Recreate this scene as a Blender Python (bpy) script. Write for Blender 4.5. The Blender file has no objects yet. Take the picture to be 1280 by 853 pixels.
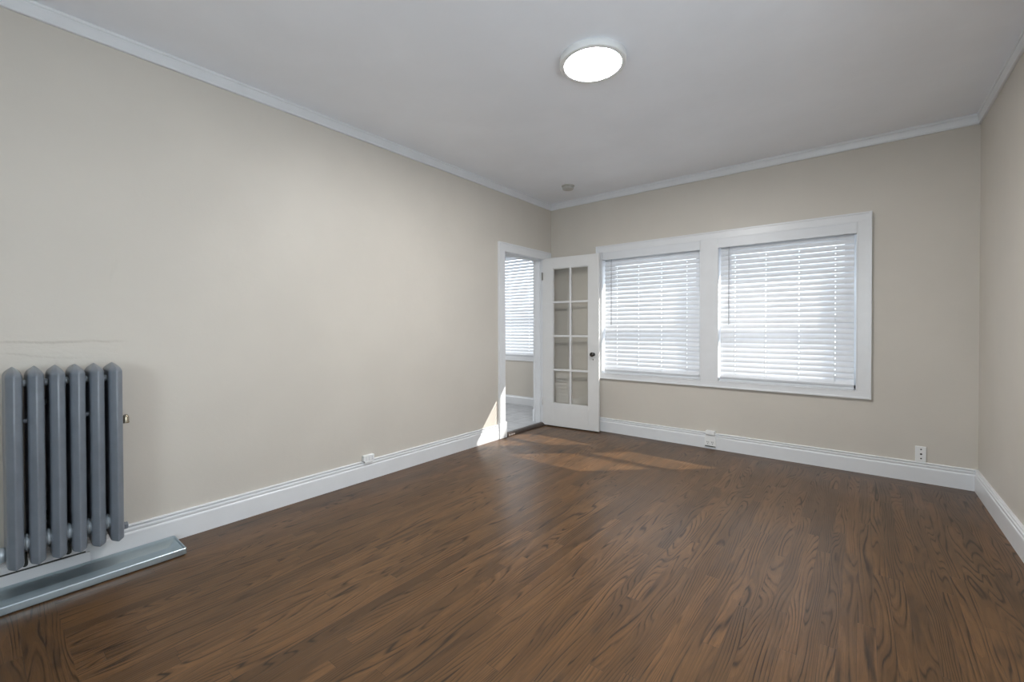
import bpy, bmesh, math, random
from mathutils import Vector, Matrix

scene = bpy.context.scene
col = scene.collection

# ------------------------------------------------------------------ camera
F_PX, YAW, PITCH, ROLL = 544.67, -0.67637, -0.010307, -0.002659
CAM = (3.04097, -4.57342, 1.2)
W, H = 3.7046, 2.7307            # room width (x), ceiling height; back-left floor corner is the origin
FRONT = -6.3                     # wall behind the camera
cam_d = bpy.data.cameras.new('camera')
cam_d.sensor_width = 36.0
cam_d.lens = F_PX / 1280.0 * 36.0
cam_d.shift_y = -11.57 / 1280.0
cam_d.clip_start = 0.02
cam = bpy.data.objects.new('camera', cam_d)
col.objects.link(cam)
fw = Vector((math.sin(YAW) * math.cos(PITCH), math.cos(YAW) * math.cos(PITCH), math.sin(PITCH)))
r0 = Vector((math.cos(YAW), -math.sin(YAW), 0))
u0 = r0.cross(fw)
rt = r0 * math.cos(ROLL) + u0 * math.sin(ROLL)
up = -r0 * math.sin(ROLL) + u0 * math.cos(ROLL)
m = Matrix((rt, up, -fw)).transposed().to_4x4()
m.translation = CAM
cam.matrix_world = m
scene.camera = cam

# ------------------------------------------------------------------ light
scene.view_settings.view_transform = 'Standard'
scene.view_settings.look = 'None'
scene.view_settings.exposure = 0.1
scene.view_settings.gamma = 1.0
scene.view_settings.use_curve_mapping = False
scene.cycles.use_denoising = True
scene.cycles.max_bounces = 12
scene.cycles.diffuse_bounces = 7
scene.cycles.transparent_max_bounces = 16
scene.cycles.sample_clamp_indirect = 6.0
scene.cycles.caustics_reflective = False
scene.cycles.caustics_refractive = False

SKY_STRENGTH = 4.2
SUN_STRENGTH = 20.0
LAMP_STRENGTH = 215.0
DAY_RIGHT = 14.0
FILL_REAR = 52.0
FILL_SIDE_ROOM = 24.0

world = bpy.data.worlds.new('sky')
scene.world = world
world.use_nodes = True
bg = world.node_tree.nodes['Background']
bg.inputs['Color'].default_value = (0.80, 0.90, 1.0, 1)
bg.inputs['Strength'].default_value = SKY_STRENGTH

sun_d = bpy.data.lights.new('sun', 'SUN')
sun_d.energy = SUN_STRENGTH
sun_d.angle = math.radians(0.6)
sun_d.color = (1.0, 0.965, 0.92)
sun = bpy.data.objects.new('sun', sun_d)
col.objects.link(sun)
sun.location = (6, 6, 7)
SUN_DIR = Vector((-1.09, -1.0, -1.17))
sun.rotation_euler = SUN_DIR.to_track_quat('-Z', 'Y').to_euler()


def area(name, loc, direction, sx, sy, energy, color):
    d = bpy.data.lights.new(name, 'AREA')
    d.shape = 'RECTANGLE'
    d.size, d.size_y, d.energy, d.color = sx, sy, energy, color
    o = bpy.data.objects.new(name, d)
    col.objects.link(o)
    o.location = loc
    o.rotation_euler = Vector(direction).to_track_quat('-Z', 'Z').to_euler()
    return o


# daylight coming through the window beside the camera, then two added fill lights
area('daylight_right', (W + 0.28, -3.75, 1.5), (-1, 0.05, 0.03), 2.0, 1.5, DAY_RIGHT, (0.78, 0.90, 1.0))
area('rear_fill', (2.75, FRONT - 0.28, 1.5), (0.05, 1, 0.03), 1.6, 1.5, FILL_REAR, (0.80, 0.91, 1.0))  # unseen fill added behind the camera to brighten the back wall
area('side_room_fill', (-2.45, -0.9, 1.5), (1, 0.25, -0.05), 1.2, 1.3, FILL_SIDE_ROOM, (0.92, 0.96, 1.0))  # unseen fill added inside the side room, no window on that side


# ------------------------------------------------------------------ node helpers
class S:
    """a socket with arithmetic"""
    def __init__(self, nt, s):
        self.nt, self.s = nt, s

    def _m(self, op, *args, clamp=False):
        n = self.nt.nodes.new('ShaderNodeMath')
        n.operation = op
        n.use_clamp = clamp
        for i, a in enumerate((self,) + args):
            if isinstance(a, S):
                self.nt.links.new(a.s, n.inputs[i])
            else:
                n.inputs[i].default_value = a
        return S(self.nt, n.outputs[0])

    def __add__(self, o): return self._m('ADD', o)
    def __sub__(self, o): return self._m('SUBTRACT', o)
    def __mul__(self, o): return self._m('MULTIPLY', o)
    def __truediv__(self, o): return self._m('DIVIDE', o)
    def floor(self): return self._m('FLOOR')
    def fract(self): return self._m('FRACT')
    def abs(self): return self._m('ABSOLUTE')
    def pow(self, o): return self._m('POWER', o)
    def gt(self, o): return self._m('GREATER_THAN', o)
    def max(self, o): return self._m('MAXIMUM', o)
    def min(self, o): return self._m('MINIMUM', o)

    def ramp(self, a, b, lo=0.0, hi=1.0):
        n = self.nt.nodes.new('ShaderNodeMapRange')
        n.interpolation_type = 'SMOOTHSTEP'
        self.nt.links.new(self.s, n.inputs[0])
        for i, v in enumerate((a, b, lo, hi)):
            n.inputs[i + 1].default_value = v
        return S(self.nt, n.outputs[0])


def new_mat(name):
    mt = bpy.data.materials.new(name)
    mt.use_nodes = True
    nt = mt.node_tree
    return mt, nt, nt.nodes['Principled BSDF']


def position(nt):
    g = nt.nodes.new('ShaderNodeNewGeometry')
    x = nt.nodes.new('ShaderNodeSeparateXYZ')
    nt.links.new(g.outputs['Position'], x.inputs[0])
    return [S(nt, x.outputs[i]) for i in range(3)], S(nt, g.outputs['Position'])


def vec(nt, x, y, z=0.0):
    n = nt.nodes.new('ShaderNodeCombineXYZ')
    for i, a in enumerate((x, y, z)):
        if isinstance(a, S):
            nt.links.new(a.s, n.inputs[i])
        else:
            n.inputs[i].default_value = a
    return S(nt, n.outputs[0])


def noise(nt, v, scale=1.0, detail=2.0, rough=0.5, dist=0.0):
    n = nt.nodes.new('ShaderNodeTexNoise')
    nt.links.new(v.s, n.inputs['Vector'])
    n.inputs['Scale'].default_value = scale
    n.inputs['Detail'].default_value = detail
    n.inputs['Roughness'].default_value = rough
    n.inputs['Distortion'].default_value = dist
    return S(nt, n.outputs['Fac'] if 'Fac' in n.outputs else n.outputs[0])


def white(nt, v):
    n = nt.nodes.new('ShaderNodeTexWhiteNoise')
    n.noise_dimensions = '3D'
    nt.links.new(v.s, n.inputs['Vector'])
    return S(nt, n.outputs['Value'])


def mixc(nt, fac, a, b):
    n = nt.nodes.new('ShaderNodeMix')
    n.data_type = 'RGBA'
    if isinstance(fac, S):
        nt.links.new(fac.s, n.inputs[0])
    else:
        n.inputs[0].default_value = fac
    for i, c in ((6, a), (7, b)):
        if isinstance(c, S):
            nt.links.new(c.s, n.inputs[i])
        else:
            n.inputs[i].default_value = (*c, 1)
    return S(nt, n.outputs[2])


def bump(nt, bsdf, h, strength, dist):
    n = nt.nodes.new('ShaderNodeBump')
    n.inputs['Strength'].default_value = strength
    n.inputs['Distance'].default_value = dist
    nt.links.new(h.s, n.inputs['Height'])
    nt.links.new(n.outputs[0], bsdf.inputs['Normal'])


def paint(name, rgb, rough=0.5, mottle=0.03, bump_d=0.0006, scale=9.0, spec=0.4, metallic=0.0):
    mt, nt, b = new_mat(name)
    (x, y, z), p = position(nt)
    n1 = noise(nt, p, scale, 4.0, 0.6)
    n2 = noise(nt, p, scale * 14, 2.0, 0.5)
    f = n1.ramp(0.3, 0.7, 0.0, 1.0)
    dark = tuple(c * (1 - mottle) for c in rgb)
    light = tuple(min(1, c * (1 + mottle)) for c in rgb)
    nt.links.new(mixc(nt, f, dark, light).s, b.inputs['Base Color'])
    b.inputs['Roughness'].default_value = rough
    b.inputs['Specular IOR Level'].default_value = spec
    b.inputs['Metallic'].default_value = metallic
    bump(nt, b, n1 * 2.0 + n2 * 0.35, 0.6, bump_d)
    return mt


def wood_floor(name, along, dark=1.0):
    """strip oak; along = 0 boards run along x, 1 along y"""
    mt, nt, b = new_mat(name)
    (x, y, z), p = position(nt)
    u, v = (y, x) if along == 0 else (x, y)
    PW = 0.0572
    us = u / PW + 200.0
    bid = us.floor()
    fu = us.fract()
    r = white(nt, vec(nt, bid, 3.7, 1.1))
    vs = v / 1.15 + r * 13.0 + 40.0
    sid = vs.floor()
    fv = vs.fract()
    r1 = white(nt, vec(nt, bid, sid, 0.5))
    r2 = white(nt, vec(nt, bid, sid, 7.5))
    r3 = white(nt, vec(nt, bid, sid, 4.5))
    # growth rings cut as cathedral figure: contour lines of a stretched noise, own for each board
    gx = u * 9.0 + r1 * 60.0
    gy = v * 0.95 + r2 * 60.0
    h = noise(nt, vec(nt, gx, gy, r3 * 40.0), 1.0, 1.5, 0.45, 0.25)
    wob = noise(nt, vec(nt, u * 160.0, v * 9.0, r1 * 9.0), 1.0, 2.0, 0.6)
    ring = (h * (r3 * 9.0 + 11.0) + wob * 0.22 + u * (r2 * 70.0 + 20.0)).fract()
    line = (ring - 0.5).abs().ramp(0.0, 0.22, 1.0, 0.0)
    line = line * noise(nt, vec(nt, u * 26.0, v * 2.2, r2 * 30.0), 1.0, 2.0, 0.6).ramp(0.34, 0.62, 0.12, 1.0)
    early = ring.ramp(0.5, 1.0, 0.25, 0.0)
    pore = noise(nt, vec(nt, u * 520.0, v * 16.0, r1 * 5.0), 1.0, 2.0, 0.7).ramp(0.5, 0.72, 0.0, 0.45)
    tone = noise(nt, vec(nt, u * 7.0, v * 1.6, r3 * 20.0), 1.0, 3.0, 0.6).ramp(0.25, 0.75, 0.0, 1.0)
    blot = noise(nt, vec(nt, u * 14.0 + r1 * 40.0, v * 3.0 + r2 * 40.0, r3 * 40.0), 1.0, 2.0, 0.5).ramp(0.60, 0.80, 0.0, 0.75)
    def cc(r, g, b_):
        return (r * dark * 0.84, g * dark * 0.80, b_ * dark * 0.72)
    base = mixc(nt, tone, cc(0.094, 0.051, 0.0235), cc(0.180, 0.099, 0.047))
    base = mixc(nt, r1 * 0.5, base, cc(0.215, 0.112, 0.050))
    base = mixc(nt, r2.ramp(0.58, 1.0, 0.0, 0.55), base, cc(0.078, 0.045, 0.0235))
    base = mixc(nt, blot, base, cc(0.040, 0.027, 0.018))
    base = mixc(nt, pore, base, cc(0.050, 0.028, 0.014))
    base = mixc(nt, early, base, cc(0.055, 0.031, 0.016))
    base = mixc(nt, line * 0.9, base, cc(0.018, 0.011, 0.007))
    ex = (fu - 0.5).abs().ramp(0.484, 0.5, 0.0, 1.0)
    ev = (fv - 0.5).abs().ramp(0.4988, 0.5, 0.0, 1.0)
    seam = ex.max(ev)
    base = mixc(nt, seam * 0.65, base, (0.018, 0.012, 0.009))
    nt.links.new(base.s, b.inputs['Base Color'])
    rg = noise(nt, vec(nt, x * 2.0, y * 2.0, 0.0), 1.0, 3.0, 0.6).ramp(0.3, 0.7, 0.295, 0.35) + line * 0.06
    nt.links.new(rg.s, b.inputs['Roughness'])
    b.inputs['Specular IOR Level'].default_value = 0.32
    bump(nt, b, (line * -0.35) + (seam * -1.0) + tone * 0.5, 0.35, 0.0006)
    return mt


def wall_paint(name, rgb):
    mt, nt, b = new_mat(name)
    (x, y, z), p = position(nt)
    n1 = noise(nt, p, 1.7, 4.0, 0.55)
    n2 = noise(nt, p, 90.0, 2.0, 0.5)
    f = n1.ramp(0.3, 0.7)
    nt.links.new(mixc(nt, f, tuple(c * 0.975 for c in rgb), tuple(c * 1.02 for c in rgb)).s, b.inputs['Base Color'])
    b.inputs['Roughness'].default_value = 0.48
    b.inputs['Specular IOR Level'].default_value = 0.35
    n3 = noise(nt, p, 6.0, 5.0, 0.6, 0.5)
    bump(nt, b, n3 * 1.0 + n1 * 2.0 + n2 * 0.12, 0.5, 0.003)
    return mt


def left_wall_paint(name, rgb):
    """the same paint over patched plaster: trowel ridges above the radiator"""
    mt, nt, b = new_mat(name)
    (x, y, z), p = position(nt)
    n1 = noise(nt, p, 1.7, 4.0, 0.55)
    n2 = noise(nt, p, 90.0, 2.0, 0.5)
    f = n1.ramp(0.3, 0.7)
    nt.links.new(mixc(nt, f, tuple(c * 0.975 for c in rgb), tuple(c * 1.02 for c in rgb)).s, b.inputs['Base Color'])
    b.inputs['Roughness'].default_value = 0.48
    b.inputs['Specular IOR Level'].default_value = 0.35
    n3 = noise(nt, p, 6.0, 5.0, 0.6, 0.5)
    wv = noise(nt, vec(nt, y * 5.0, 0.0, 4.0), 1.0, 4.0, 0.7)
    edge = z + wv * 0.055                       # ragged plaster edge at about 1.13 m
    inside = y.ramp(-4.12, -4.02, 1.0, 0.0)
    step = edge.ramp(1.155, 1.170, 0.0, 1.0) * inside
    step2 = (z + wv * 0.09 + y * 0.10).ramp(0.672, 0.684, 0.0, 1.0) * y.ramp(-4.35, -4.15, 1.0, 0.0)
    lump = noise(nt, vec(nt, y * 14.0, z * 30.0, 0.0), 1.0, 3.0, 0.6) * inside * z.ramp(1.0, 1.08) * z.ramp(1.13, 1.22, 1.0, 0.0)
    crack = ((y + 4.10 + (z - 1.5) * -0.12) + noise(nt, vec(nt, z * 14.0, 1.0, 0.0), 1.0, 3.0, 0.6) * 0.03 - 0.015).abs()
    crack = crack.ramp(0.0, 0.010, 1.0, 0.0) * z.ramp(1.40, 1.46) * z.ramp(1.52, 1.62, 1.0, 0.0)
    hgt = n3 * 1.0 + n1 * 2.0 + n2 * 0.12 + step * 1.7 + step2 * 0.8 + lump * 1.6 - crack * 0.7
    bump(nt, b, hgt, 0.5, 0.003)
    return mt


def glass_mat():
    mt, nt, b = new_mat('window_glass')
    nt.nodes.remove(b)
    out = nt.nodes['Material Output']
    t = nt.nodes.new('ShaderNodeBsdfTransparent')
    t.inputs[0].default_value = (0.985, 0.985, 0.975, 1)
    g = nt.nodes.new('ShaderNodeBsdfGlossy')
    g.inputs['Roughness'].default_value = 0.02
    fr = nt.nodes.new('ShaderNodeFresnel')
    ge = nt.nodes.new('ShaderNodeNewGeometry')
    nt.links.new((S(nt, ge.outputs['Backfacing']) * -0.8333 + 1.5).s, fr.inputs[0])
    (x, y, z), p = position(nt)
    bp_ = nt.nodes.new('ShaderNodeBump')
    bp_.inputs['Strength'].default_value = 0.3
    bp_.inputs['Distance'].default_value = 0.002
    nt.links.new(noise(nt, p, 5.0, 1.0, 0.5).s, bp_.inputs['Height'])
    nt.links.new(bp_.outputs[0], g.inputs['Normal'])
    mx = nt.nodes.new('ShaderNodeMixShader')
    nt.links.new((S(nt, fr.outputs[0]) * 1.6)._m('MINIMUM', 1.0).s, mx.inputs[0])
    nt.links.new(t.outputs[0], mx.inputs[1])
    nt.links.new(g.outputs[0], mx.inputs[2])
    nt.links.new(mx.outputs[0], out.inputs['Surface'])
    return mt


def slat_mat(name, thru, tint=(0.86, 0.90, 0.97)):
    mt, nt, b = new_mat(name)
    (x, y, z), p = position(nt)
    n1 = noise(nt, p, 20.0, 2.0, 0.5)
    nt.links.new(mixc(nt, n1.ramp(0.3, 0.7), (0.72, 0.735, 0.76), (0.75, 0.765, 0.79)).s, b.inputs['Base Color'])
    b.inputs['Roughness'].default_value = 0.35
    tr = nt.nodes.new('ShaderNodeBsdfTranslucent')
    tr.inputs[0].default_value = (*tint, 1)
    mx = nt.nodes.new('ShaderNodeMixShader')
    mx.inputs[0].default_value = thru
    nt.links.new(b.outputs[0], mx.inputs[1])
    nt.links.new(tr.outputs[0], mx.inputs[2])
    nt.links.new(mx.outputs[0], nt.nodes['Material Output'].inputs['Surface'])
    return mt


def emit_mat(name, rgb, strength):
    mt, nt, b = new_mat(name)
    b.inputs['Base Color'].default_value = (0.9, 0.9, 0.9, 1)
    b.inputs['Emission Color'].default_value = (*rgb, 1)
    b.inputs['Emission Strength'].default_value = strength
    return mt


def tile_mat():
    mt, nt, b = new_mat('grey_floor_tile')
    (x, y, z), p = position(nt)
    T = 0.305
    fx = ((x + 0.08) / T + 50.0).fract()
    fy = ((y + 0.05) / T + 50.0).fract()
    g = (fx - 0.5).abs().max((fy - 0.5).abs()).ramp(0.484, 0.492)
    n1 = noise(nt, p, 6.0, 4.0, 0.6).ramp(0.3, 0.7)
    c = mixc(nt, n1, (0.40, 0.41, 0.43), (0.52, 0.53, 0.55))
    c = mixc(nt, g, c, (0.24, 0.24, 0.25))
    nt.links.new(c.s, b.inputs['Base Color'])
    b.inputs['Roughness'].default_value = 0.35
    bump(nt, b, g * -1.0, 0.4, 0.002)
    return mt


def galv_mat():
    mt, nt, b = new_mat('galvanised_steel')
    (x, y, z), p = position(nt)
    n1 = noise(nt, vec(nt, x * 14.0, y * 3.0, z * 14.0), 1.0, 2.0, 0.5)
    n2 = noise(nt, p, 60.0, 3.0, 0.6)
    c = mixc(nt, n1.ramp(0.3, 0.7), (0.40, 0.48, 0.52), (0.50, 0.58, 0.62))
    nt.links.new(c.s, b.inputs['Base Color'])
    b.inputs['Metallic'].default_value = 0.85
    nt.links.new((n1.ramp(0.3, 0.7, 0.29, 0.35) + n2 * 0.03).s, b.inputs['Roughness'])
    return mt


M = {}
M['wall'] = wall_paint('beige_wall_paint', (0.565, 0.532, 0.480))
M['wall_left'] = left_wall_paint('beige_wall_paint_over_plaster', (0.565, 0.532, 0.480))
M['ceiling'] = wall_paint('ceiling_paint', (0.85, 0.875, 0.925))
M['trim'] = paint('white_gloss_trim_paint', (0.695, 0.71, 0.73), 0.32, 0.02, 0.0004, 6.0, 0.5)
M['door'] = paint('white_door_paint', (0.66, 0.66, 0.655), 0.32, 0.02, 0.0004, 6.0, 0.5)
M['plastic'] = paint('white_plastic', (0.76, 0.77, 0.77), 0.35, 0.01, 0.0001, 8.0, 0.5)
M['floor_y'] = wood_floor('stained_oak_strip_floor', 1)
M['floor_x'] = wood_floor('stained_oak_border_boards', 0, 0.8)
M['threshold'] = paint('dark_wood_threshold', (0.045, 0.029, 0.021), 0.4, 0.25, 0.001, 12.0)
M['tile'] = tile_mat()
M['glass'] = glass_mat()
M['slat'] = slat_mat('blind_slat_white', 0.07)
M['valance'] = paint('blind_white_pvc', (0.66, 0.68, 0.71), 0.35, 0.01, 0.0001, 8.0, 0.5)
M['cord'] = slat_mat('white_ladder_cord', 0.4, (0.97, 0.98, 1.0))
M['wand'] = paint('grey_clear_wand', (0.42, 0.43, 0.46), 0.2, 0.02, 0.0001, 20.0, 0.6)
M['radiator'] = paint('grey_radiator_enamel', (0.165, 0.188, 0.220), 0.285, 0.06, 0.0005, 16.0, 0.6)
M['silver'] = paint('silver_pipe_paint', (0.50, 0.56, 0.61), 0.3, 0.1, 0.0005, 30.0, 0.6, 0.4)
M['brass'] = paint('nickel_brass', (0.42, 0.37, 0.28), 0.22, 0.1, 0.0002, 30.0, 0.6, 1.0)
M['iron'] = paint('dark_iron_and_gap_shade', (0.04, 0.045, 0.04), 0.5, 0.2, 0.0006, 40.0)
M['bronze'] = paint('dark_bronze', (0.030, 0.026, 0.022), 0.22, 0.1, 0.0002, 30.0, 0.6, 0.3)
M['hinge'] = paint('painted_hinge_worn', (0.20, 0.19, 0.17), 0.4, 0.1, 0.0003, 30.0)
M['black'] = paint('black_slot', (0.012, 0.012, 0.012), 0.5, 0.0, 0.0001)
M['galv'] = galv_mat()
M['lamp'] = emit_mat('lamp_diffuser_glow', (1.0, 0.985, 0.96), LAMP_STRENGTH)
M['sun_cutoff'] = paint('sun_cutoff_render', (0.5, 0.48, 0.45), 0.8, 0.05, 0.002, 20.0)
M['detector'] = paint('aged_white_plastic', (0.50, 0.49, 0.46), 0.45, 0.02, 0.0001, 8.0)


# ------------------------------------------------------------------ mesh helpers
class MB:
    def __init__(self):
        self.v, self.f, self.fm, self.sm = [], [], [], []

    def add(self, verts, faces, smooth=False, mat=0):
        o = len(self.v)
        key, idx = {}, []
        for p in verts:                      # weld coincident points inside this one piece
            k = tuple(round(c, 6) for c in p)
            if k not in key:
                key[k] = o + len(key)
                self.v.append(tuple(p))
            idx.append(key[k])
        for f in faces:
            g = []
            for i in f:
                if idx[i] not in g:
                    g.append(idx[i])
            if len(g) < 3:
                continue
            self.f.append(tuple(g))
            self.fm.append(mat)
            self.sm.append(smooth)

    def box(self, a, b, mat=0):
        x0, y0, z0 = (min(a[i], b[i]) for i in range(3))
        x1, y1, z1 = (max(a[i], b[i]) for i in range(3))
        v = [(x0, y0, z0), (x1, y0, z0), (x1, y1, z0), (x0, y1, z0), (x0, y0, z1), (x1, y0, z1), (x1, y1, z1), (x0, y1, z1)]
        f = [(0, 3, 2, 1), (4, 5, 6, 7), (0, 1, 5, 4), (1, 2, 6, 5), (2, 3, 7, 6), (3, 0, 4, 7)]
        self.add(v, f, False, mat)

    def loft(self, rings, smooth=True, cap0=True, cap1=True, mat=0):
        n = len(rings[0])
        v = [p for r in rings for p in r]
        f = []
        for k in range(len(rings) - 1):
            for i in range(n):
                j = (i + 1) % n
                f.append((k * n + i, k * n + j, (k + 1) * n + j, (k + 1) * n + i))
        flat = len(f)
        if cap0:
            f.append(tuple(range(n))[::-1])
        if cap1:
            f.append(tuple(range((len(rings) - 1) * n, len(rings) * n)))
        start = len(self.f)
        self.add(v, f, smooth, mat)
        if cap0 or cap1:
            for q in range(len(self.f) - (1 if cap0 else 0) - (1 if cap1 else 0), len(self.f)):
                if len(self.f[q]) > 4:
                    self.sm[q] = False

    def sweep(self, prof, a, b, out, mat=0, smooth=False):
        """extrude a closed profile [(d, z)] from point a to b; d is measured along 'out'"""
        a, b, out = Vector(a), Vector(b), Vector(out)
        r1 = [a + out * d + Vector((0, 0, z)) for d, z in prof]
        r2 = [b + out * d + Vector((0, 0, z)) for d, z in prof]
        self.loft([r1, r2], smooth, mat=mat)

    def lathe(self, prof, centre, axis='z', seg=32, smooth=True, mat=0):
        """prof: [(r, h)]; closed with caps where r > 0"""
        c = Vector(centre)
        rings = []
        for r, h in prof:
            ring = []
            for i in range(seg):
                t = 2 * math.pi * i / seg
                p, q = r * math.cos(t), r * math.sin(t)
                ring.append(c + Vector({'z': (p, q, h), 'x': (h, p, q), 'y': (q, h, p)}[axis]))
            rings.append(ring)
        self.loft(rings, smooth, prof[0][0] > 1e-6, prof[-1][0] > 1e-6, mat)

    def tube(self, pts, r, seg=10, mat=0):
        pts = [Vector(p) for p in pts]
        rings = []
        for k, p in enumerate(pts):
            t = (pts[min(k + 1, len(pts) - 1)] - pts[max(k - 1, 0)]).normalized()
            ref = Vector((0, 0, 1)) if abs(t.z) < 0.9 else Vector((1, 0, 0))
            a = t.cross(ref).normalized()
            b = t.cross(a).normalized()
            rings.append([p + (a * math.cos(2 * math.pi * i / seg) + b * math.sin(2 * math.pi * i / seg)) * r for i in range(seg)])
        self.loft(rings, True, mat=mat)

    def build(self, name, mats, parent=None, bevel=0.0, seg=2, local=False):
        if not isinstance(mats, (list, tuple)):
            mats = [mats]
        off = Vector((0, 0, 0))
        if parent is not None and not local:
            q = parent
            while q is not None:
                off += Vector(q.location)
                q = q.parent
        me = bpy.data.meshes.new(name)
        me.from_pydata([Vector(p) - off for p in self.v], [], self.f)
        for mt in mats:
            me.materials.append(mt)
        for p, mi, s in zip(me.polygons, self.fm, self.sm):
            p.material_index = mi
            p.use_smooth = s
        bm = bmesh.new()
        bm.from_mesh(me)
        bmesh.ops.recalc_face_normals(bm, faces=bm.faces)
        bm.to_mesh(me)
        bm.free()
        o = bpy.data.objects.new(name, me)
        col.objects.link(o)
        if parent is not None:
            o.parent = parent
        if bevel > 0:
            md = o.modifiers.new('bevel', 'BEVEL')
            md.width, md.segments, md.limit_method = bevel, seg, 'ANGLE'
            md.angle_limit = math.radians(35)
        return o


def tag(o, label=None, cat=None, group=None, kind=None):
    for k, val in (('label', label), ('category', cat), ('group', group), ('kind', kind)):
        if val:
            o[k] = val
    return o


def struct(o, label, cat):
    return tag(o, label, cat, kind='structure')


def thing(name, loc, label, cat, group=None, kind=None):
    o = bpy.data.objects.new(name, None)
    o.empty_display_size = 0.1
    col.objects.link(o)
    o.location = loc
    return tag(o, label, cat, group, kind)


# ------------------------------------------------------------------ the room shell
T = 0.22      # outer wall thickness
TL = 0.13     # wall between the rooms
# floor: boards along the room, a border of cross boards at both ends
b = MB()
b.box((0, -4.35, -0.08), (W, -0.17, 0), 0)
b.box((0, -0.17, -0.08), (W, 0.0, 0), 1)
b.box((0, FRONT, -0.08), (W, -4.35, 0), 1)
struct(b.build('floor', [M['floor_y'], M['floor_x']]), 'dark stained oak strip floor of the empty room', 'floor')

b = MB()
b.box((-TL, FRONT - T, H), (W + 0.15, T, H + 0.1))
struct(b.build('ceiling', M['ceiling']), 'pale grey ceiling carrying the round light', 'ceiling')

# window openings in the back wall: (x0, x1)
WZ0, WZ1 = 0.665, 2.06
OPEN = [(0.705, 1.790), (1.945, 3.012)]
b = MB()
b.box((0, 0, -0.08), (W, T, WZ0))
b.box((0, 0, WZ1), (W, T, H))
b.box((0, 0, WZ0), (OPEN[0][0], T, WZ1))
b.box((OPEN[0][1], 0, WZ0), (OPEN[1][0], T, WZ1))
b.box((OPEN[1][1], 0, WZ0), (W, T, WZ1))
b.box((0.5, T, 2.07), (3.2, T + 0.15, 2.13), 1)         # unseen ledge added above the windows to cut off the upper sun
struct(b.build('wall_back', [M['wall'], M['sun_cutoff']]), 'beige back wall with the two blind-covered windows', 'wall')

FY0, FY1, FZ0, FZ1 = -4.75, -2.75, 0.72, 2.2                 # window in the right wall, beside the camera
DY0, DY1, DZ = -0.92, -0.17, 2.02                         # doorway in the left wall
b = MB()
b.box((-TL, FRONT, -0.08), (0, DY0 - 0.02, H))
b.box((-TL, DY1 + 0.02, -0.08), (0, T, H))
b.box((-TL, DY0 - 0.02, DZ + 0.02), (0, DY1 + 0.02, H))
b.box((-TL, DY0 - 0.02, -0.08), (0, DY1 + 0.02, 0.0))
struct(b.build('wall_left', M['wall_left']), 'long beige left wall with the radiator and the doorway', 'wall')

b = MB()
b.box((W, FRONT - T, -0.08), (W + 0.15, T, FZ0))
b.box((W, FRONT - T, FZ1), (W + 0.15, T, H))
b.box((W, FRONT - T, FZ0), (W + 0.15, FY0, FZ1))
b.box((W, FY1, FZ0), (W + 0.15, T, FZ1))
struct(b.build('wall_right', M['wall']), 'plain beige wall at the right edge', 'wall')

b = MB()
RX0, RX1 = 1.95, 3.55                                       # unseen window added behind the camera for fill light
b.box((-TL, FRONT - T, -0.08), (W, FRONT, FZ0))
b.box((-TL, FRONT - T, FZ1), (W, FRONT, H))
b.box((-TL, FRONT - T, FZ0), (RX0, FRONT, FZ1))
b.box((RX1, FRONT - T, FZ0), (W, FRONT, FZ1))
struct(b.build('wall_front', M['wall']), 'beige wall behind the viewer', 'wall')

# ------------------------------------------------------------------ side room behind the doorway
SX0, SY0, SY1, SFZ = -2.6, -2.4, 0.68, 0.022
b = MB()
b.box((SX0, SY0, -0.08), (-TL, SY1, SFZ))
b.box((-TL, DY0, 0.0), (-0.035, DY1, SFZ))
struct(b.build('floor_side_room', M['tile']), 'grey tiled floor seen through the doorway', 'floor')
b = MB()
b.box((SX0 - 0.1, SY0 - 0.1, 2.6), (-TL, SY1 + T, 2.7))
struct(b.build('ceiling_side_room', M['ceiling']), 'ceiling of the side room', 'ceiling')
SWX0, SWX1, SWZ0, SWZ1 = -1.75, -0.45, 0.745, 2.40
b = MB()
b.box((SX0, SY1, -0.08), (-TL, SY1 + T, SWZ0))
b.box((SX0, SY1, SWZ1), (-TL, SY1 + T, 2.6))
b.box((SX0, SY1, SWZ0), (SWX0, SY1 + T, SWZ1))
b.box((SWX1, SY1, SWZ0), (-TL, SY1 + T, SWZ1))
struct(b.build('wall_side_room_far', M['wall']), 'beige side room wall below its window', 'wall')
b = MB()
b.box((-TL, T, -0.08), (0.0, SY1 + T, 2.7))
struct(b.build('wall_side_room_right', M['wall']), 'side room wall to the right of its window', 'wall')
b = MB()
b.box((SX0 - 0.1, SY0 - 0.1, -0.08), (SX0, SY1 + T, 2.6))
b.box((SX0, SY0 - 0.1, -0.08), (-TL, SY0, 2.6))
struct(b.build('wall_side_room_left', M['wall']), 'far left wall of the side room', 'wall')

# ------------------------------------------------------------------ baseboards and crown
BASE = [(0, 0), (0.020, 0), (0.020, 0.108), (0.0185, 0.114), (0.0150, 0.118), (0.0150, 0.122), (0.0172, 0.126), (0.0172, 0.134),
        (0.0120, 0.138), (0.0085, 0.1405), (0.0085, 0.1440), (0.0150, 0.1460), (0.0165, 0.1500), (0.0150, 0.1545), (0.0105, 0.1565), (0, 0.1565)]
b = MB(); b.sweep(BASE, (0, 0, 0), (W, 0, 0), (0, -1, 0))
struct(b.build('baseboard_back', M['trim']), 'white moulded baseboard along the back wall under the windows', 'baseboard')
b = MB(); b.sweep(BASE, (0, FRONT, 0), (0, -1.028, 0), (1, 0, 0))
struct(b.build('baseboard_left', M['trim']), 'white moulded baseboard along the left wall', 'baseboard')
b = MB(); b.sweep(BASE, (W, FRONT, 0), (W, 0, 0), (-1, 0, 0))
struct(b.build('baseboard_right', M['trim']), 'white moulded baseboard along the right wall', 'baseboard')
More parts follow.
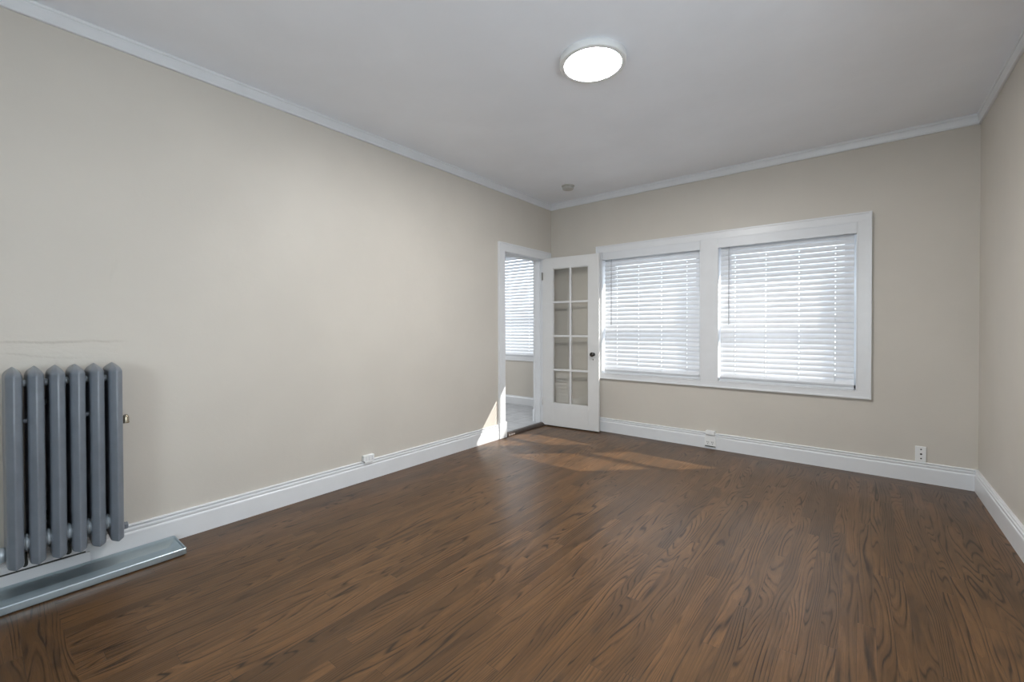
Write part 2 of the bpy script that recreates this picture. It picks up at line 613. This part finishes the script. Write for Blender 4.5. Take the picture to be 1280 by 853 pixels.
b = MB(); b.sweep(BASE, (0, FRONT, 0), (W, FRONT, 0), (0, 1, 0))
struct(b.build('baseboard_front', M['trim']), 'white moulded baseboard on the wall behind the viewer', 'baseboard')
b = MB(); b.sweep([(0, SFZ), (0.016, SFZ), (0.016, SFZ + 0.10), (0.008, SFZ + 0.118), (0.008, SFZ + 0.13), (0, SFZ + 0.13)],
                  (SX0, SY1, 0), (-TL, SY1, 0), (0, -1, 0))
struct(b.build('baseboard_side_room', M['trim']), 'white baseboard in the side room under its window', 'baseboard')

zc = 2.6549 - H      # crown drop
CROWN = [(0, 0), (0.0205, 0), (0.0215, -0.007), (0.0185, -0.013), (0.0150, -0.0145), (0.0150, -0.018), (0.0175, -0.021), (0.0170, -0.034),
         (0.0145, -0.048), (0.0120, -0.060), (0.0120, -0.064), (0.0145, -0.066), (0.0145, zc + 0.003), (0.011, zc), (0, zc)]
b = MB(); b.sweep(CROWN, (0, FRONT, H), (0, 0, H), (1, 0, 0))
struct(b.build('trim_1', M['trim']), 'white crown moulding along the top of the left wall', 'moulding')
b = MB(); b.sweep(CROWN, (0, 0, H), (W, 0, H), (0, -1, 0))
struct(b.build('trim_2', M['trim']), 'white crown moulding along the top of the back wall', 'moulding')
b = MB(); b.sweep(CROWN, (W, FRONT, H), (W, 0, H), (-1, 0, 0))
struct(b.build('trim_3', M['trim']), 'white crown moulding along the top of the right wall', 'moulding')

# ------------------------------------------------------------------ door casing, jamb, threshold
b = MB()
CT = 0.020
ZH = 2.115
b.box((0, -1.020, 0.170), (CT, DY0 - 0.004, DZ + 0.004))                   # left leg
b.box((-0.004, -1.025, 0.168), (CT + 0.008, -1.010, ZH + 0.006))           # its backband
b.box((0, DY1 + 0.020, 0.170), (CT, -0.042, DZ + 0.004))                   # right leg
b.box((-0.004, -0.052, 0.168), (CT + 0.008, -0.037, ZH + 0.006))
b.box((0, -1.020, DZ + 0.004), (CT, -0.042, ZH - 0.002))                   # head
b.box((-0.003, -1.010, ZH - 0.010), (CT + 0.007, -0.052, ZH + 0.005))
b.box((-0.005, -1.031, 0.001), (0.030, DY0 + 0.008, 0.172))                # plinth block
b.box((-0.005, DY1 + 0.020, 0.001), (0.028, -0.033, 0.172))
struct(b.build('trim_4', M['trim'], bevel=0.002), 'white casing framing the doorway in the left wall', 'door casing')
b = MB()
b.box((-TL - 0.005, DY0 - 0.02, SFZ), (0.0, DY0, DZ))
b.box((-TL - 0.005, DY1, SFZ), (0.0, DY1 + 0.02, DZ))
b.box((-TL - 0.005, DY0 - 0.02, DZ), (0.0, DY1 + 0.02, DZ + 0.02))
b.box((-0.060, DY0, SFZ), (-0.047, DY0 + 0.012, DZ))                       # door stops
b.box((-0.060, DY1 - 0.012, SFZ), (-0.047, DY1, DZ))
b.box((-0.060, DY0, DZ - 0.012), (-0.047, DY1, DZ))
b.box((-TL - 0.022, DY1 - 0.004, SFZ), (-TL, DY1 + 0.09, DZ + 0.09))       # casing on the far side
b.box((-TL - 0.022, DY0 - 0.09, SFZ), (-TL, DY0 + 0.004, DZ + 0.09))
b.box((-TL - 0.022, DY0 - 0.09, DZ - 0.004), (-TL, DY1 + 0.09, DZ + 0.09))
b.box((-TL - 0.030, DY1 - 0.012, SFZ), (-TL, DY1 + 0.10, 0.172))
struct(b.build('trim_5', M['trim'], bevel=0.0015), 'white jamb lining inside the doorway', 'door jamb')
b = MB()
b.sweep([(-0.050, 0.0), (-0.050, 0.027), (-0.040, 0.031), (0.000, 0.031), (0.020, 0.020), (0.027, 0.008), (0.027, 0.0)],
        (0, DY0, 0), (0, DY1 + 0.018, 0), (1, 0, 0))
struct(b.build('trim_6', M['threshold'], bevel=0.001), 'dark wooden threshold strip across the doorway', 'threshold')

# ------------------------------------------------------------------ window casing shared by both windows
b = MB()
CX0, CX1, CZ0, CZ1 = 0.640, 3.100, 0.612, 2.124
b.box((CX0, -0.022, WZ0), (OPEN[0][0], 0.0, WZ1))
b.box((OPEN[0][1], -0.022, WZ0), (OPEN[1][0], 0.0, WZ1))
b.box((OPEN[1][1], -0.022, WZ0), (CX1, 0.0, WZ1))
b.box((CX0, -0.022, WZ1), (CX1, 0.0, CZ1))
b.box((CX0, -0.022, CZ0), (CX1, 0.0, WZ0))
b.box((CX0 - 0.003, -0.030, CZ0 - 0.005), (CX0 + 0.012, 0.004, CZ1 + 0.005))           # backband round the outside
b.box((CX1 - 0.012, -0.030, CZ0 - 0.005), (CX1 + 0.003, 0.004, CZ1 + 0.005))
b.box((CX0 + 0.012, -0.029, CZ1 - 0.010), (CX1 - 0.012, 0.003, CZ1 + 0.004))
b.box((CX0 + 0.012, -0.029, CZ0 - 0.004), (CX1 - 0.012, 0.003, CZ0 + 0.010))
for (x0, x1) in OPEN:                                                       # inner bead and reveal lining
    b.box((x0 - 0.001, -0.026, WZ0), (x0 + 0.008, T - 0.001, WZ1))
    b.box((x1 - 0.008, -0.026, WZ0), (x1 + 0.001, T - 0.001, WZ1))
    b.box((x0 + 0.008, -0.025, WZ1 - 0.008), (x1 - 0.008, T - 0.001, WZ1 + 0.001))
    b.box((x0 + 0.008, -0.025, WZ0 - 0.001), (x1 - 0.008, T - 0.001, WZ0 + 0.008))
struct(b.build('trim_7', M['trim'], bevel=0.0015), 'white casing framing both windows in the back wall', 'window casing')


def sash_window(name, x0, x1, z0, z1, y, label, inward=-1):
    """double-hung window: outer frame > lower_sash, upper_sash, glass"""
    zm = z0 + (z1 - z0) * 0.42
    t = 0.05
    f = MB()
    for a, c in (((x0, z0), (x0 + 0.03, z1)), ((x1 - 0.03, z0), (x1, z1)), ((x0, z0), (x1, z0 + 0.03)), ((x0, z1 - 0.03), (x1, z1))):
        f.box((a[0], y - 0.035, a[1]), (c[0], y + 0.045, c[1]))
    fr = struct(f.build(name, M['trim'], bevel=0.001), label, 'window')

    def sash(nm, za, zb, yy):
        s = MB()
        xa, xb = x0 + 0.03, x1 - 0.03
        tt = 0.095 if nm == 'upper_sash' else 0.045
        s.box((xa, yy - 0.015, za), (xa + t, yy + 0.015, zb))
        s.box((xb - t, yy - 0.015, za), (xb, yy + 0.015, zb))
        s.box((xa + t, yy - 0.015, za), (xb - t, yy + 0.015, za + t))
        s.box((xa + t, yy - 0.015, zb - tt), (xb - t, yy + 0.015, zb))
        so = s.build(nm, M['trim'], fr, bevel=0.001)
        g = MB()
        g.box((xa + t - 0.004, yy - 0.002, za + t - 0.004), (xb - t + 0.004, yy + 0.002, zb - tt + 0.004))
        g.build('glass_pane', M['glass'], so)
    sash('lower_sash', z0 + 0.03, zm + 0.03, y - 0.016)
    sash('upper_sash', zm - 0.02, z1 - 0.03, y + 0.020)
    return fr


sash_window('window_1', OPEN[0][0] + 0.008, OPEN[0][1] - 0.008, WZ0 + 0.008, WZ1 - 0.008, 0.135, 'left window in the back wall, nearer the open door')
sash_window('window_2', OPEN[1][0] + 0.008, OPEN[1][1] - 0.008, WZ0 + 0.008, WZ1 - 0.008, 0.135, 'right window in the back wall, nearer the room corner')
sash_window('window_3', SWX0, SWX1, SWZ0, SWZ1, SY1 + 0.135, 'window of the side room seen through the doorway')
sash_window('added_window_rear', RX0, RX1, FZ0, FZ1, FRONT - 0.12, 'unseen window added in the wall behind the viewer for fill light')  # added opening for the rear fill light
w4 = sash_window('window_4', FY0, FY1, FZ0, FZ1, 0.0, 'window in the right wall, beside the viewer')
w4.rotation_euler = (0, 0, math.pi / 2)
w4.location = (W + 0.08, 0, 0)
b = MB()
b.box((SWX0 - 0.09, SY1 - 0.022, SWZ0 - 0.055), (SWX1 + 0.09, SY1, SWZ0))
b.box((SWX0 - 0.08, SY1 - 0.022, SWZ0), (SWX0, SY1, SWZ1))
b.box((SWX1, SY1 - 0.022, SWZ0), (SWX1 + 0.08, SY1, SWZ1))
b.box((SWX0 - 0.08, SY1 - 0.022, SWZ1), (SWX1 + 0.08, SY1, SWZ1 + 0.07))
struct(b.build('trim_8', M['trim'], bevel=0.001), 'white casing round the side room window', 'window casing')


# ------------------------------------------------------------------ blinds
def make_blind(x0, x1, zb, zt, y, cords, wand_x, pitch, tilt_deg, label, group=None):
    """slatted blind hanging in an opening: valance > slats, bottom rail, ladder cords, tilt wand"""
    root = thing('window_blind', ((x0 + x1) / 2, y, zb), label, 'blind', group)
    v = MB()
    v.box((x0 - 0.003, y - 0.052, zt - 0.088), (x1 + 0.003, y - 0.042, zt - 0.0005))
    v.box((x0 - 0.003, y - 0.0535, zt - 0.089), (x1 + 0.003, y - 0.042, zt - 0.081))
    v.box((x0 - 0.003, y - 0.046, zt - 0.088), (x0 + 0.004, y + 0.01, zt - 0.0005))
    v.box((x1 - 0.004, y - 0.046, zt - 0.088), (x1 + 0.003, y + 0.01, zt - 0.0005))
    v.build('valance', M['valance'], root, bevel=0.0015)
    h = MB()
    h.box((x0 + 0.006, y - 0.028, zt - 0.055), (x1 - 0.006, y + 0.026, zt - 0.004))
    h.build('head_rail', M['valance'], root, bevel=0.001)
    s = MB()
    wdt, th, crown = 0.050, 0.0026, 0.0022
    ct, st = math.cos(math.radians(tilt_deg)), math.sin(math.radians(tilt_deg))
    n = 5
    z = zb + 0.040
    k = 0
    rnd = random.Random(4)
    while z < zt - 0.070:
        dt = math.radians(rnd.uniform(-1.0, 1.0))
        c1, s1 = math.cos(math.radians(tilt_deg) + dt), math.sin(math.radians(tilt_deg) + dt)

        def piece(xa, xb, qa, qb):
            ring = []
            for side in (1, -1):
                for i in range(n):
                    q = qa + (qb - qa) * i / (n - 1)
                    q = q if side == 1 else qa + qb - q
                    a = q * wdt / 2                              # + = outer, upper edge
                    c = (1 - q * q) * crown + side * th / 2      # bowed towards the room
                    ring.append((a * c1 - c * s1, a * s1 + c * c1))
            s.loft([[(xa, y + p, z + q) for p, q in ring], [(xb, y + p, z + q) for p, q in ring]], smooth=False)
        xs = [x0 + 0.012]
        for cx in sorted(cords):                                 # a cord slot through every slat
            xs += [cx - 0.0030, cx + 0.0030]
        xs.append(x1 - 0.012)
        for i in range(0, len(xs) - 1):
            if i % 2 == 0:
                piece(xs[i], xs[i + 1], -1, 1)
            else:
                piece(xs[i], xs[i + 1], -1, -0.26)
                piece(xs[i], xs[i + 1], 0.22, 1)
        z += pitch
        k += 1
    s.build('slats', M['slat'], root)
    r = MB()
    r.sweep([(-0.026, zb + 0.004), (-0.014, zb + 0.004), (-0.012, zb - 0.010), (-0.012, zb - 0.026), (0.020, zb - 0.026), (0.026, zb + 0.004), (0.026, zb + 0.020), (-0.026, zb + 0.020)],
            (x0 + 0.010, y, 0), (x1 - 0.010, y, 0), (0, 1, 0))
    r.build('bottom_rail', M['valance'], root, bevel=0.002)
    for cx in cords:
        l = MB()
        l.tube([(cx - 0.006, y - 0.0275, zt - 0.06), (cx - 0.006, y - 0.0275, zb + 0.015)], 0.0008, 5)
        l.tube([(cx, y, zt - 0.056), (cx, y, zb + 0.018)], 0.0010, 5)
        l.build('ladder_cord', M['cord'], root)
    if wand_x:
        w = MB()
        w.tube([(wand_x, y - 0.030, zt - 0.085), (wand_x, y - 0.036, zt - 0.12), (wand_x, y - 0.038, zt - 0.83)], 0.0032, 8)
        w.build('tilt_wand', M['wand'], root)
    return root


BY = 0.022
TILT = 68.0
make_blind(0.722, 1.781, 0.700, 2.0515, BY, (0.884, 1.135, 1.388, 1.648), 0.826, 0.0468, TILT,
           'white slatted blind in the left window, right beside the open door', 'blinds in the back wall windows')
make_blind(1.955, 3.003, 0.700, 2.0515, BY, (2.096, 2.352, 2.608, 2.866), 2.046, 0.0468, TILT,
           'white slatted blind in the right window, nearer the room corner', 'blinds in the back wall windows')
make_blind(SWX0 + 0.01, SWX1 - 0.01, SWZ0 + 0.020, SWZ1 - 0.004, SY1 + 0.022, (-1.62, -1.22, -0.86, -0.58), None, 0.0468, 60.0,
           'white slatted blind seen through the open doorway')

# ------------------------------------------------------------------ french door
A = Vector((0.001, -0.187, 0)); B = Vector((0.724, -0.121, 0))
LW = (B - A).length
ANG = math.atan2((B - A).y, (B - A).x)
b = MB()
Z0, Z1, TH = 0.012, 2.034, 0.036
GU0, GU1, GZ0, GZ1 = 0.139, 0.598, 0.282, 1.905
b.box((0, 0, Z0), (GU0, TH, Z1))
b.box((GU1, 0, Z0), (LW, TH, Z1))
b.box((GU0, 0, Z0), (GU1, TH, GZ0))
b.box((GU0, 0, GZ1), (GU1, TH, Z1))
door = b.build('door_1', M['door'], bevel=0.002)
door.location = A
door.rotation_euler = (0, 0, ANG)
struct(door, 'white glazed door standing open into the room, eight panes', 'door')
b = MB()
MW = 0.024
um = (GU0 + GU1) / 2
b.box((um - MW / 2, 0.004, GZ0), (um + MW / 2, TH - 0.004, GZ1))
zs = [GZ0 + (GZ1 - GZ0) * k / 4 for k in (1, 2, 3)]
for zz in zs:
    b.box((GU0, 0.0045, zz - MW / 2), (GU1, TH - 0.0045, zz + MW / 2))
for (u0_, u1_, w0, w1) in ((GU0, GU0 + 0.009, GZ0, GZ1), (GU1 - 0.009, GU1, GZ0, GZ1), (GU0, GU1, GZ0, GZ0 + 0.009), (GU0, GU1, GZ1 - 0.009, GZ1)):
    b.box((u0_, 0.006, w0), (u1_, TH - 0.006, w1))
b.build('muntins', M['door'], door, bevel=0.003, local=True)
b = MB()
b.box((GU0 - 0.003, TH / 2 - 0.0015, GZ0 - 0.003), (GU1 + 0.003, TH / 2 + 0.0015, GZ1 + 0.003))
b.build('glass_panes', M['glass'], door, local=True)
b = MB()
KU, KZ = 0.662, 0.888
b.lathe([(0.021, 0.0), (0.021, -0.003), (0.016, -0.006), (0.009, -0.009), (0.0085, -0.026), (0.014, -0.031), (0.0235, -0.038), (0.0265, -0.046),
         (0.0245, -0.055), (0.016, -0.061), (0.006, -0.063), (0.0, -0.0632)], (KU, 0, KZ), 'y', 28)
b.lathe([(0.021, TH), (0.021, TH + 0.003), (0.009, TH + 0.008), (0.0085, TH + 0.026), (0.0235, TH + 0.038), (0.0265, TH + 0.046),
         (0.016, TH + 0.061), (0.0, TH + 0.0632)], (KU, 0, KZ), 'y', 28)
tag(b.build('door_knob', M['bronze'], door, local=True), 'dark bronze round knob')
b = MB()
b.lathe([(0.0075, 0.0), (0.0075, -0.0022), (0.0055, -0.003)], (KU - 0.004, 0, KZ - 0.058), 'y', 18)
b.box((KU - 0.0065, -0.0025, KZ - 0.072), (KU - 0.0015, 0.0, KZ - 0.058))
tag(b.build('keyhole_plate', M['hinge'], door, local=True, bevel=0.0005), 'small dull metal keyhole plate')
for hz in (1.82, 0.30):
    b = MB()
    b.lathe([(0.003, -0.048), (0.0055, -0.045), (0.0055, 0.045), (0.003, 0.048)], (-0.004, -0.004, hz), 'z', 14)
    b.box((-0.004, -0.0015, hz - 0.044), (0.005, 0.0, hz + 0.044))
    tag(b.build('hinge', M['hinge'] if hz > 1 else M['door'], door, local=True), 'worn metal hinge' if hz > 1 else None)

# ------------------------------------------------------------------ ceiling light and smoke detector
LC = Vector((1.838, -2.334, H))
lamp = thing('ceiling_light', LC, 'round flush white ceiling light, switched on', 'ceiling light')
b = MB()
R = 0.188
b.lathe([(0.1585, -0.010), (0.1585, -0.0375), (0.1600, -0.0395), (0.1640, -0.0400), (0.180, -0.0400), (R - 0.002, -0.038), (R, -0.034), (R, -0.003), (R - 0.004, 0.0)], LC, 'z', 72)
b.build('trim_ring', M['plastic'], lamp)
b = MB()
b.lathe([(0.0, -0.0375), (0.09, -0.0374), (0.150, -0.0370), (0.1575, -0.0365), (0.1575, -0.030), (0.0, -0.030)], LC, 'z', 64)
tag(b.build('diffuser', M['lamp'], lamp), 'glowing white diffuser disc')
b = MB()
dv = Vector((-0.80, 0.42, 0)).normalized()
q = LC + dv * (R + 0.003)
b.lathe([(0.004, -0.027), (0.006, -0.023), (0.006, -0.014), (0.004, -0.011)], q, 'z', 12)
b.build('release_tab', M['detector'], lamp)

SD = Vector((0.552, -0.495, H))
sd = thing('smoke_detector', SD, 'small round smoke detector on the ceiling near the room corner', 'smoke detector')
b = MB()
b.lathe([(0.070, 0.0), (0.070, -0.006), (0.064, -0.009), (0.056, -0.010)], SD, 'z', 40)
b.build('base_plate', M['detector'], sd)
b = MB()
b.lathe([(0.050, -0.010), (0.050, -0.015), (0.060, -0.017), (0.060, -0.034), (0.054, -0.040), (0.020, -0.043), (0.0, -0.043)], SD, 'z', 40)
b.build('cover', M['detector'], sd)
for k in range(6):
    t = k * math.pi / 3 + 0.3
    b = MB()
    c = SD + Vector((math.cos(t) * 0.0535, math.sin(t) * 0.0535, -0.0125))
    b.box((c.x - 0.005, c.y - 0.005, c.z - 0.0045), (c.x + 0.005, c.y + 0.005, c.z + 0.0030))
    b.build('vent_rib', M['detector'], sd)

# ------------------------------------------------------------------ radiator
RZ0, RZT = 0.158, 1.030
XR, XC, XB, HW = 0.215, 0.090, 0.022, 0.0292           # ridge, apex, back, half width


def section_mesh(yc):
    """one cast column: ridged towards the room, pointed arch on top"""
    base = []
    # plan outline, going round: ridge first
    pts = [(XR, 0.0014), (XR - 0.0006, 0.0027), (XR - 0.0016, 0.0040), (XR - 0.0160, 0.0190), (XR - 0.0180, 0.0206), (XR - 0.0250, 0.0240), (XR - 0.0360, 0.0258),
           (XR - 0.060, 0.0262), (XC, 0.0275), (XC - 0.030, HW), (XC - 0.055, HW * 0.92), (XB, HW * 0.55)]
    outline = pts + [(x, -y) for x, y in reversed(pts)]
    outline = outline[:]
    rings = []

    def ring(s, z, tilt=0.0, sx=None):
        sx = s if sx is None else sx
        return [(XC + (x - XC) * sx, yc + y * s, z + (XR - x) * tilt) for x, y in outline]
    rings.append(ring(0.86, RZ0, 0.20, 0.985))
    rings.append(ring(0.96, RZ0 + 0.002, 0.20, 0.997))
    rings.append(ring(1.0, RZ0 + 0.008, 0.20, 1.0))
    rings.append(ring(1.0, RZ0 + 0.060, 0.0))
    rings.append(ring(1.0, 0.60))
    hs = HW * 1.5
    zs = RZT - hs
    for t in (0.0, 0.12, 0.25, 0.38, 0.5, 0.62, 0.73, 0.83, 0.91, 0.97, 1.0):
        w_ = 1 - t ** 2.0
        rings.append(ring(max(w_, 0.004), zs + t * hs, 0.0, max(0.004, w_)))
    mb = MB()
    mb.loft(rings, smooth=True)
    return mb


rad = thing('radiator', (0.0, -4.29, 0), 'grey painted six-column cast iron radiator on the left wall', 'radiator')
RY = [-4.456 + 0.0662 * k for k in range(6)]
first = section_mesh(RY[0]).build('section', M['radiator'], rad)
wn = first.modifiers.new('edges', 'EDGE_SPLIT')
wn.split_angle = math.radians(30)
for k in range(1, 6):
    c = first.copy()
    c.location = (0, RY[k] - RY[0], 0)
    c.parent = rad
    col.objects.link(c)
for k in range(5):
    ym = (RY[k] + RY[k + 1]) / 2
    for (xx, zz, rr) in ((0.148, 0.250, 0.034), (0.125, 0.955, 0.015)):
        b = MB()
        b.lathe([(rr * 0.8, -0.018), (rr, -0.009), (rr, -0.004), (rr * 1.12, -0.002), (rr * 1.12, 0.002), (rr, 0.004), (rr, 0.009), (rr * 0.8, 0.018)],
                (xx, ym, zz), 'y', 22)
        tag(b.build('nipple', M['silver'], rad), 'silver painted coupling between two columns')
for ym in ((RY[0] + RY[1]) / 2, (RY[3] + RY[4]) / 2):
    b = MB()
    b.lathe([(0.008, -0.016), (0.010, -0.004), (0.010, 0.004), (0.008, 0.016)], (0.150, ym, 0.79), 'y', 14)
    b.build('tie_lug', M['radiator'], rad)
YE = RY[5] + HW
b = MB()
b.lathe([(0.006, -0.006), (0.006, 0.030)], (0.095, YE, 0.735), 'y', 12)
b.lathe([(0.0135, -0.021), (0.0150, -0.019), (0.0150, -0.014), (0.0135, -0.012), (0.0135, 0.006), (0.0120, 0.014), (0.0085, 0.020), (0.004, 0.0235), (0.0, 0.0245)],
        (0.095, YE + 0.021, 0.735), 'z', 22)
tag(b.build('air_vent', M['brass'], rad), 'dull brass bullet-shaped air vent')
b = MB()
b.lathe([(0.025, -0.012), (0.025, 0.006), (0.021, 0.010)], (0.110, YE - 0.004, 0.192), 'y', 24)
b.lathe([(0.018, 0.008), (0.018, 0.024), (0.014, 0.027)], (0.110, YE - 0.004, 0.192), 'y', 6, smooth=False)
b.build('end_plug', M['radiator'], rad)
b = MB()
b.lathe([(0.028, -0.050), (0.028, -0.006), (0.032, -0.004), (0.032, 0.010), (0.026, 0.014)], (0.105, RY[0] - HW - 0.010, 0.205), 'y', 20)
b.tube([(0.105, RY[0] - HW - 0.05, 0.205), (0.105, RY[0] - HW - 0.10, 0.205), (0.092, RY[0] - HW - 0.125, 0.205), (0.060, RY[0] - HW - 0.13, 0.205), (0.001, RY[0] - HW - 0.13, 0.205)], 0.018, 14)
tag(b.build('supply_pipe', M['silver'], rad), 'silver supply pipe and union')
for zz in (0.32, 0.86):
    for k in (1, 4):
        b = MB()
        b.box((0.0, RY[k] + 0.012, zz - 0.012), (0.085, RY[k] + 0.054, zz + 0.012))
        b.build('wall_bracket', M['iron'], rad, bevel=0.002)
for (yy, rr) in ((-4.426, 0.010), (-4.318, 0.007), (-4.288, 0.012)):
    b = MB()
    b.lathe([(rr * 0.35, 0.126), (rr * 0.9, 0.131), (rr, 0.142), (rr * 0.8, 0.165), (rr * 0.8, 0.19)], (0.105, yy, 0), 'z', 12)
    tag(b.build('drain_cock', M['iron'], rad), 'small blackened fitting under the columns')

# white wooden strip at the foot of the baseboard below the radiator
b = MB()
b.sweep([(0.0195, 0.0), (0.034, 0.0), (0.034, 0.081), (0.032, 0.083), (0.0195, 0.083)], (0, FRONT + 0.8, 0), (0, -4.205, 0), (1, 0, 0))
b.sweep([(0.0195, 0.083), (0.032, 0.083), (0.030, 0.0850), (0.0195, 0.0870)], (0, FRONT + 0.8, 0), (0, -4.22, 0), (1, 0, 0), 1)  # dark band painted in for the shaded gap and the grime along it
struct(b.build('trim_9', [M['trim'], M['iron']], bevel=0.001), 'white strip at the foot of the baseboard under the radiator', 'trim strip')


# ------------------------------------------------------------------ galvanised drip tray
def rrect(x0, x1, y0, y1, r, z, n=5):
    ring = []
    for cx, cy, a0 in ((x1 - r, y1 - r, 0), (x0 + r, y1 - r, 90), (x0 + r, y0 + r, 180), (x1 - r, y0 + r, 270)):
        for i in range(n + 1):
            t = math.radians(a0 + 90 * i / n)
            ring.append((cx + r * math.cos(t), cy + r * math.sin(t), z))
    return ring


TX0, TX1, TY0, TY1 = 0.037, 0.258, -5.25, -3.862
b = MB()
#        back  front end  r      z
for_rings = [
    (0.012, 0.010, 0.010, 0.006, 0.0005), (0.010, 0.008, 0.008, 0.006, 0.005), (0.000, 0.000, 0.000, 0.008, 0.007), (0.000, 0.000, 0.000, 0.010, 0.034), (0.002, 0.0025, 0.002, 0.010, 0.0375),
    (0.010, 0.0060, 0.006, 0.010, 0.0365), (0.030, 0.0075, 0.008, 0.009, 0.030), (0.034, 0.0080, 0.009, 0.009, 0.0275), (0.040, 0.0090, 0.012, 0.009, 0.0265),
    (0.062, 0.022, 0.036, 0.008, 0.007), (0.070, 0.028, 0.044, 0.008, 0.0045)]
b.loft([rrect(TX0 + bk, TX1 - fr_, TY0 + en, TY1 - en, r, z) for bk, fr_, en, r, z in for_rings], smooth=True, cap0=True, cap1=True)
tray = b.build('drip_tray', M['galv'])
es = tray.modifiers.new('edges', 'EDGE_SPLIT')
es.split_angle = math.radians(32)
tag(tray, 'long shallow galvanised metal tray on the floor under the radiator', 'tray')

# ------------------------------------------------------------------ outlets
# small surface box on the left baseboard
OL = thing('baseboard_outlet', (0.0165, -2.618, 0.136), 'small white outlet box on top of the left wall baseboard', 'outlet')
b = MB()
b.box((0.0, -2.664, 0.1575), (0.034, -2.572, 0.2000))
b.box((0.017, -2.655, 0.140), (0.034, -2.581, 0.158))
b.build('box', M['plastic'], OL, bevel=0.004, seg=3)
for yy in (-2.645, -2.618, -2.591):
    b = MB()
    b.box((0.0335, yy - 0.0035, 0.160), (0.0365, yy + 0.0035, 0.192))
    b.build('face_rib', M['trim'], OL, bevel=0.001)

# double outlet on the back baseboard with a raceway cap above
OB = thing('baseboard_outlet', (1.885, -0.02, 0.02), 'white double outlet plate on the back baseboard below the windows, with a small box above', 'outlet')
b = MB()
b.box((1.832, -0.030, 0.018), (1.938, -0.0195, 0.136))
b.build('cover_plate', M['plastic'], OB, bevel=0.002)
b = MB()
b.box((1.845, -0.046, 0.140), (1.930, 0.0, 0.178))
b.build('raceway_box', M['plastic'], OB, bevel=0.004, seg=3)
for xx in (1.862, 1.906):
    f = MB()
    f.box((xx - 0.016, -0.0325, 0.038), (xx + 0.016, -0.029, 0.084))
    fo = f.build('socket_face', M['plastic'], OB, bevel=0.001)
    s = MB()
    s.box((xx - 0.008, -0.0332, 0.060), (xx - 0.0050, -0.032, 0.074))
    s.box((xx + 0.003, -0.0332, 0.058), (xx + 0.0065, -0.032, 0.074))
    s.box((xx - 0.003, -0.0332, 0.046), (xx + 0.003, -0.032, 0.052))
    s.build('slots', M['black'], fo)
b = MB()
b.box((1.836, -0.0318, 0.022), (1.934, -0.0295, 0.030))  # solid dark strip drawn in place of the shaded gap
tag(b.build('gap_shade_strip', M['iron'], OB), 'dark strip standing for the shaded gap along the plate foot')

# tall plate with three round holes near the right corner
OR = thing('wall_outlet', (3.398, 0.0, 0.165), 'white wall plate with three dark holes near the right corner', 'outlet')
b = MB()
b.box((3.367, -0.012, 0.1575), (3.429, 0.0, 0.276))
b.build('cover_plate', M['plastic'], OR, bevel=0.003)
for zz, rr in ((0.254, 0.0052), (0.218, 0.0068), (0.184, 0.0052)):
    b = MB()
    b.lathe([(rr, -0.0128), (rr, -0.011)], (3.400, 0, zz), 'y', 16)
    tag(b.build('jack_hole', M['black'], OR), 'dark round socket hole')
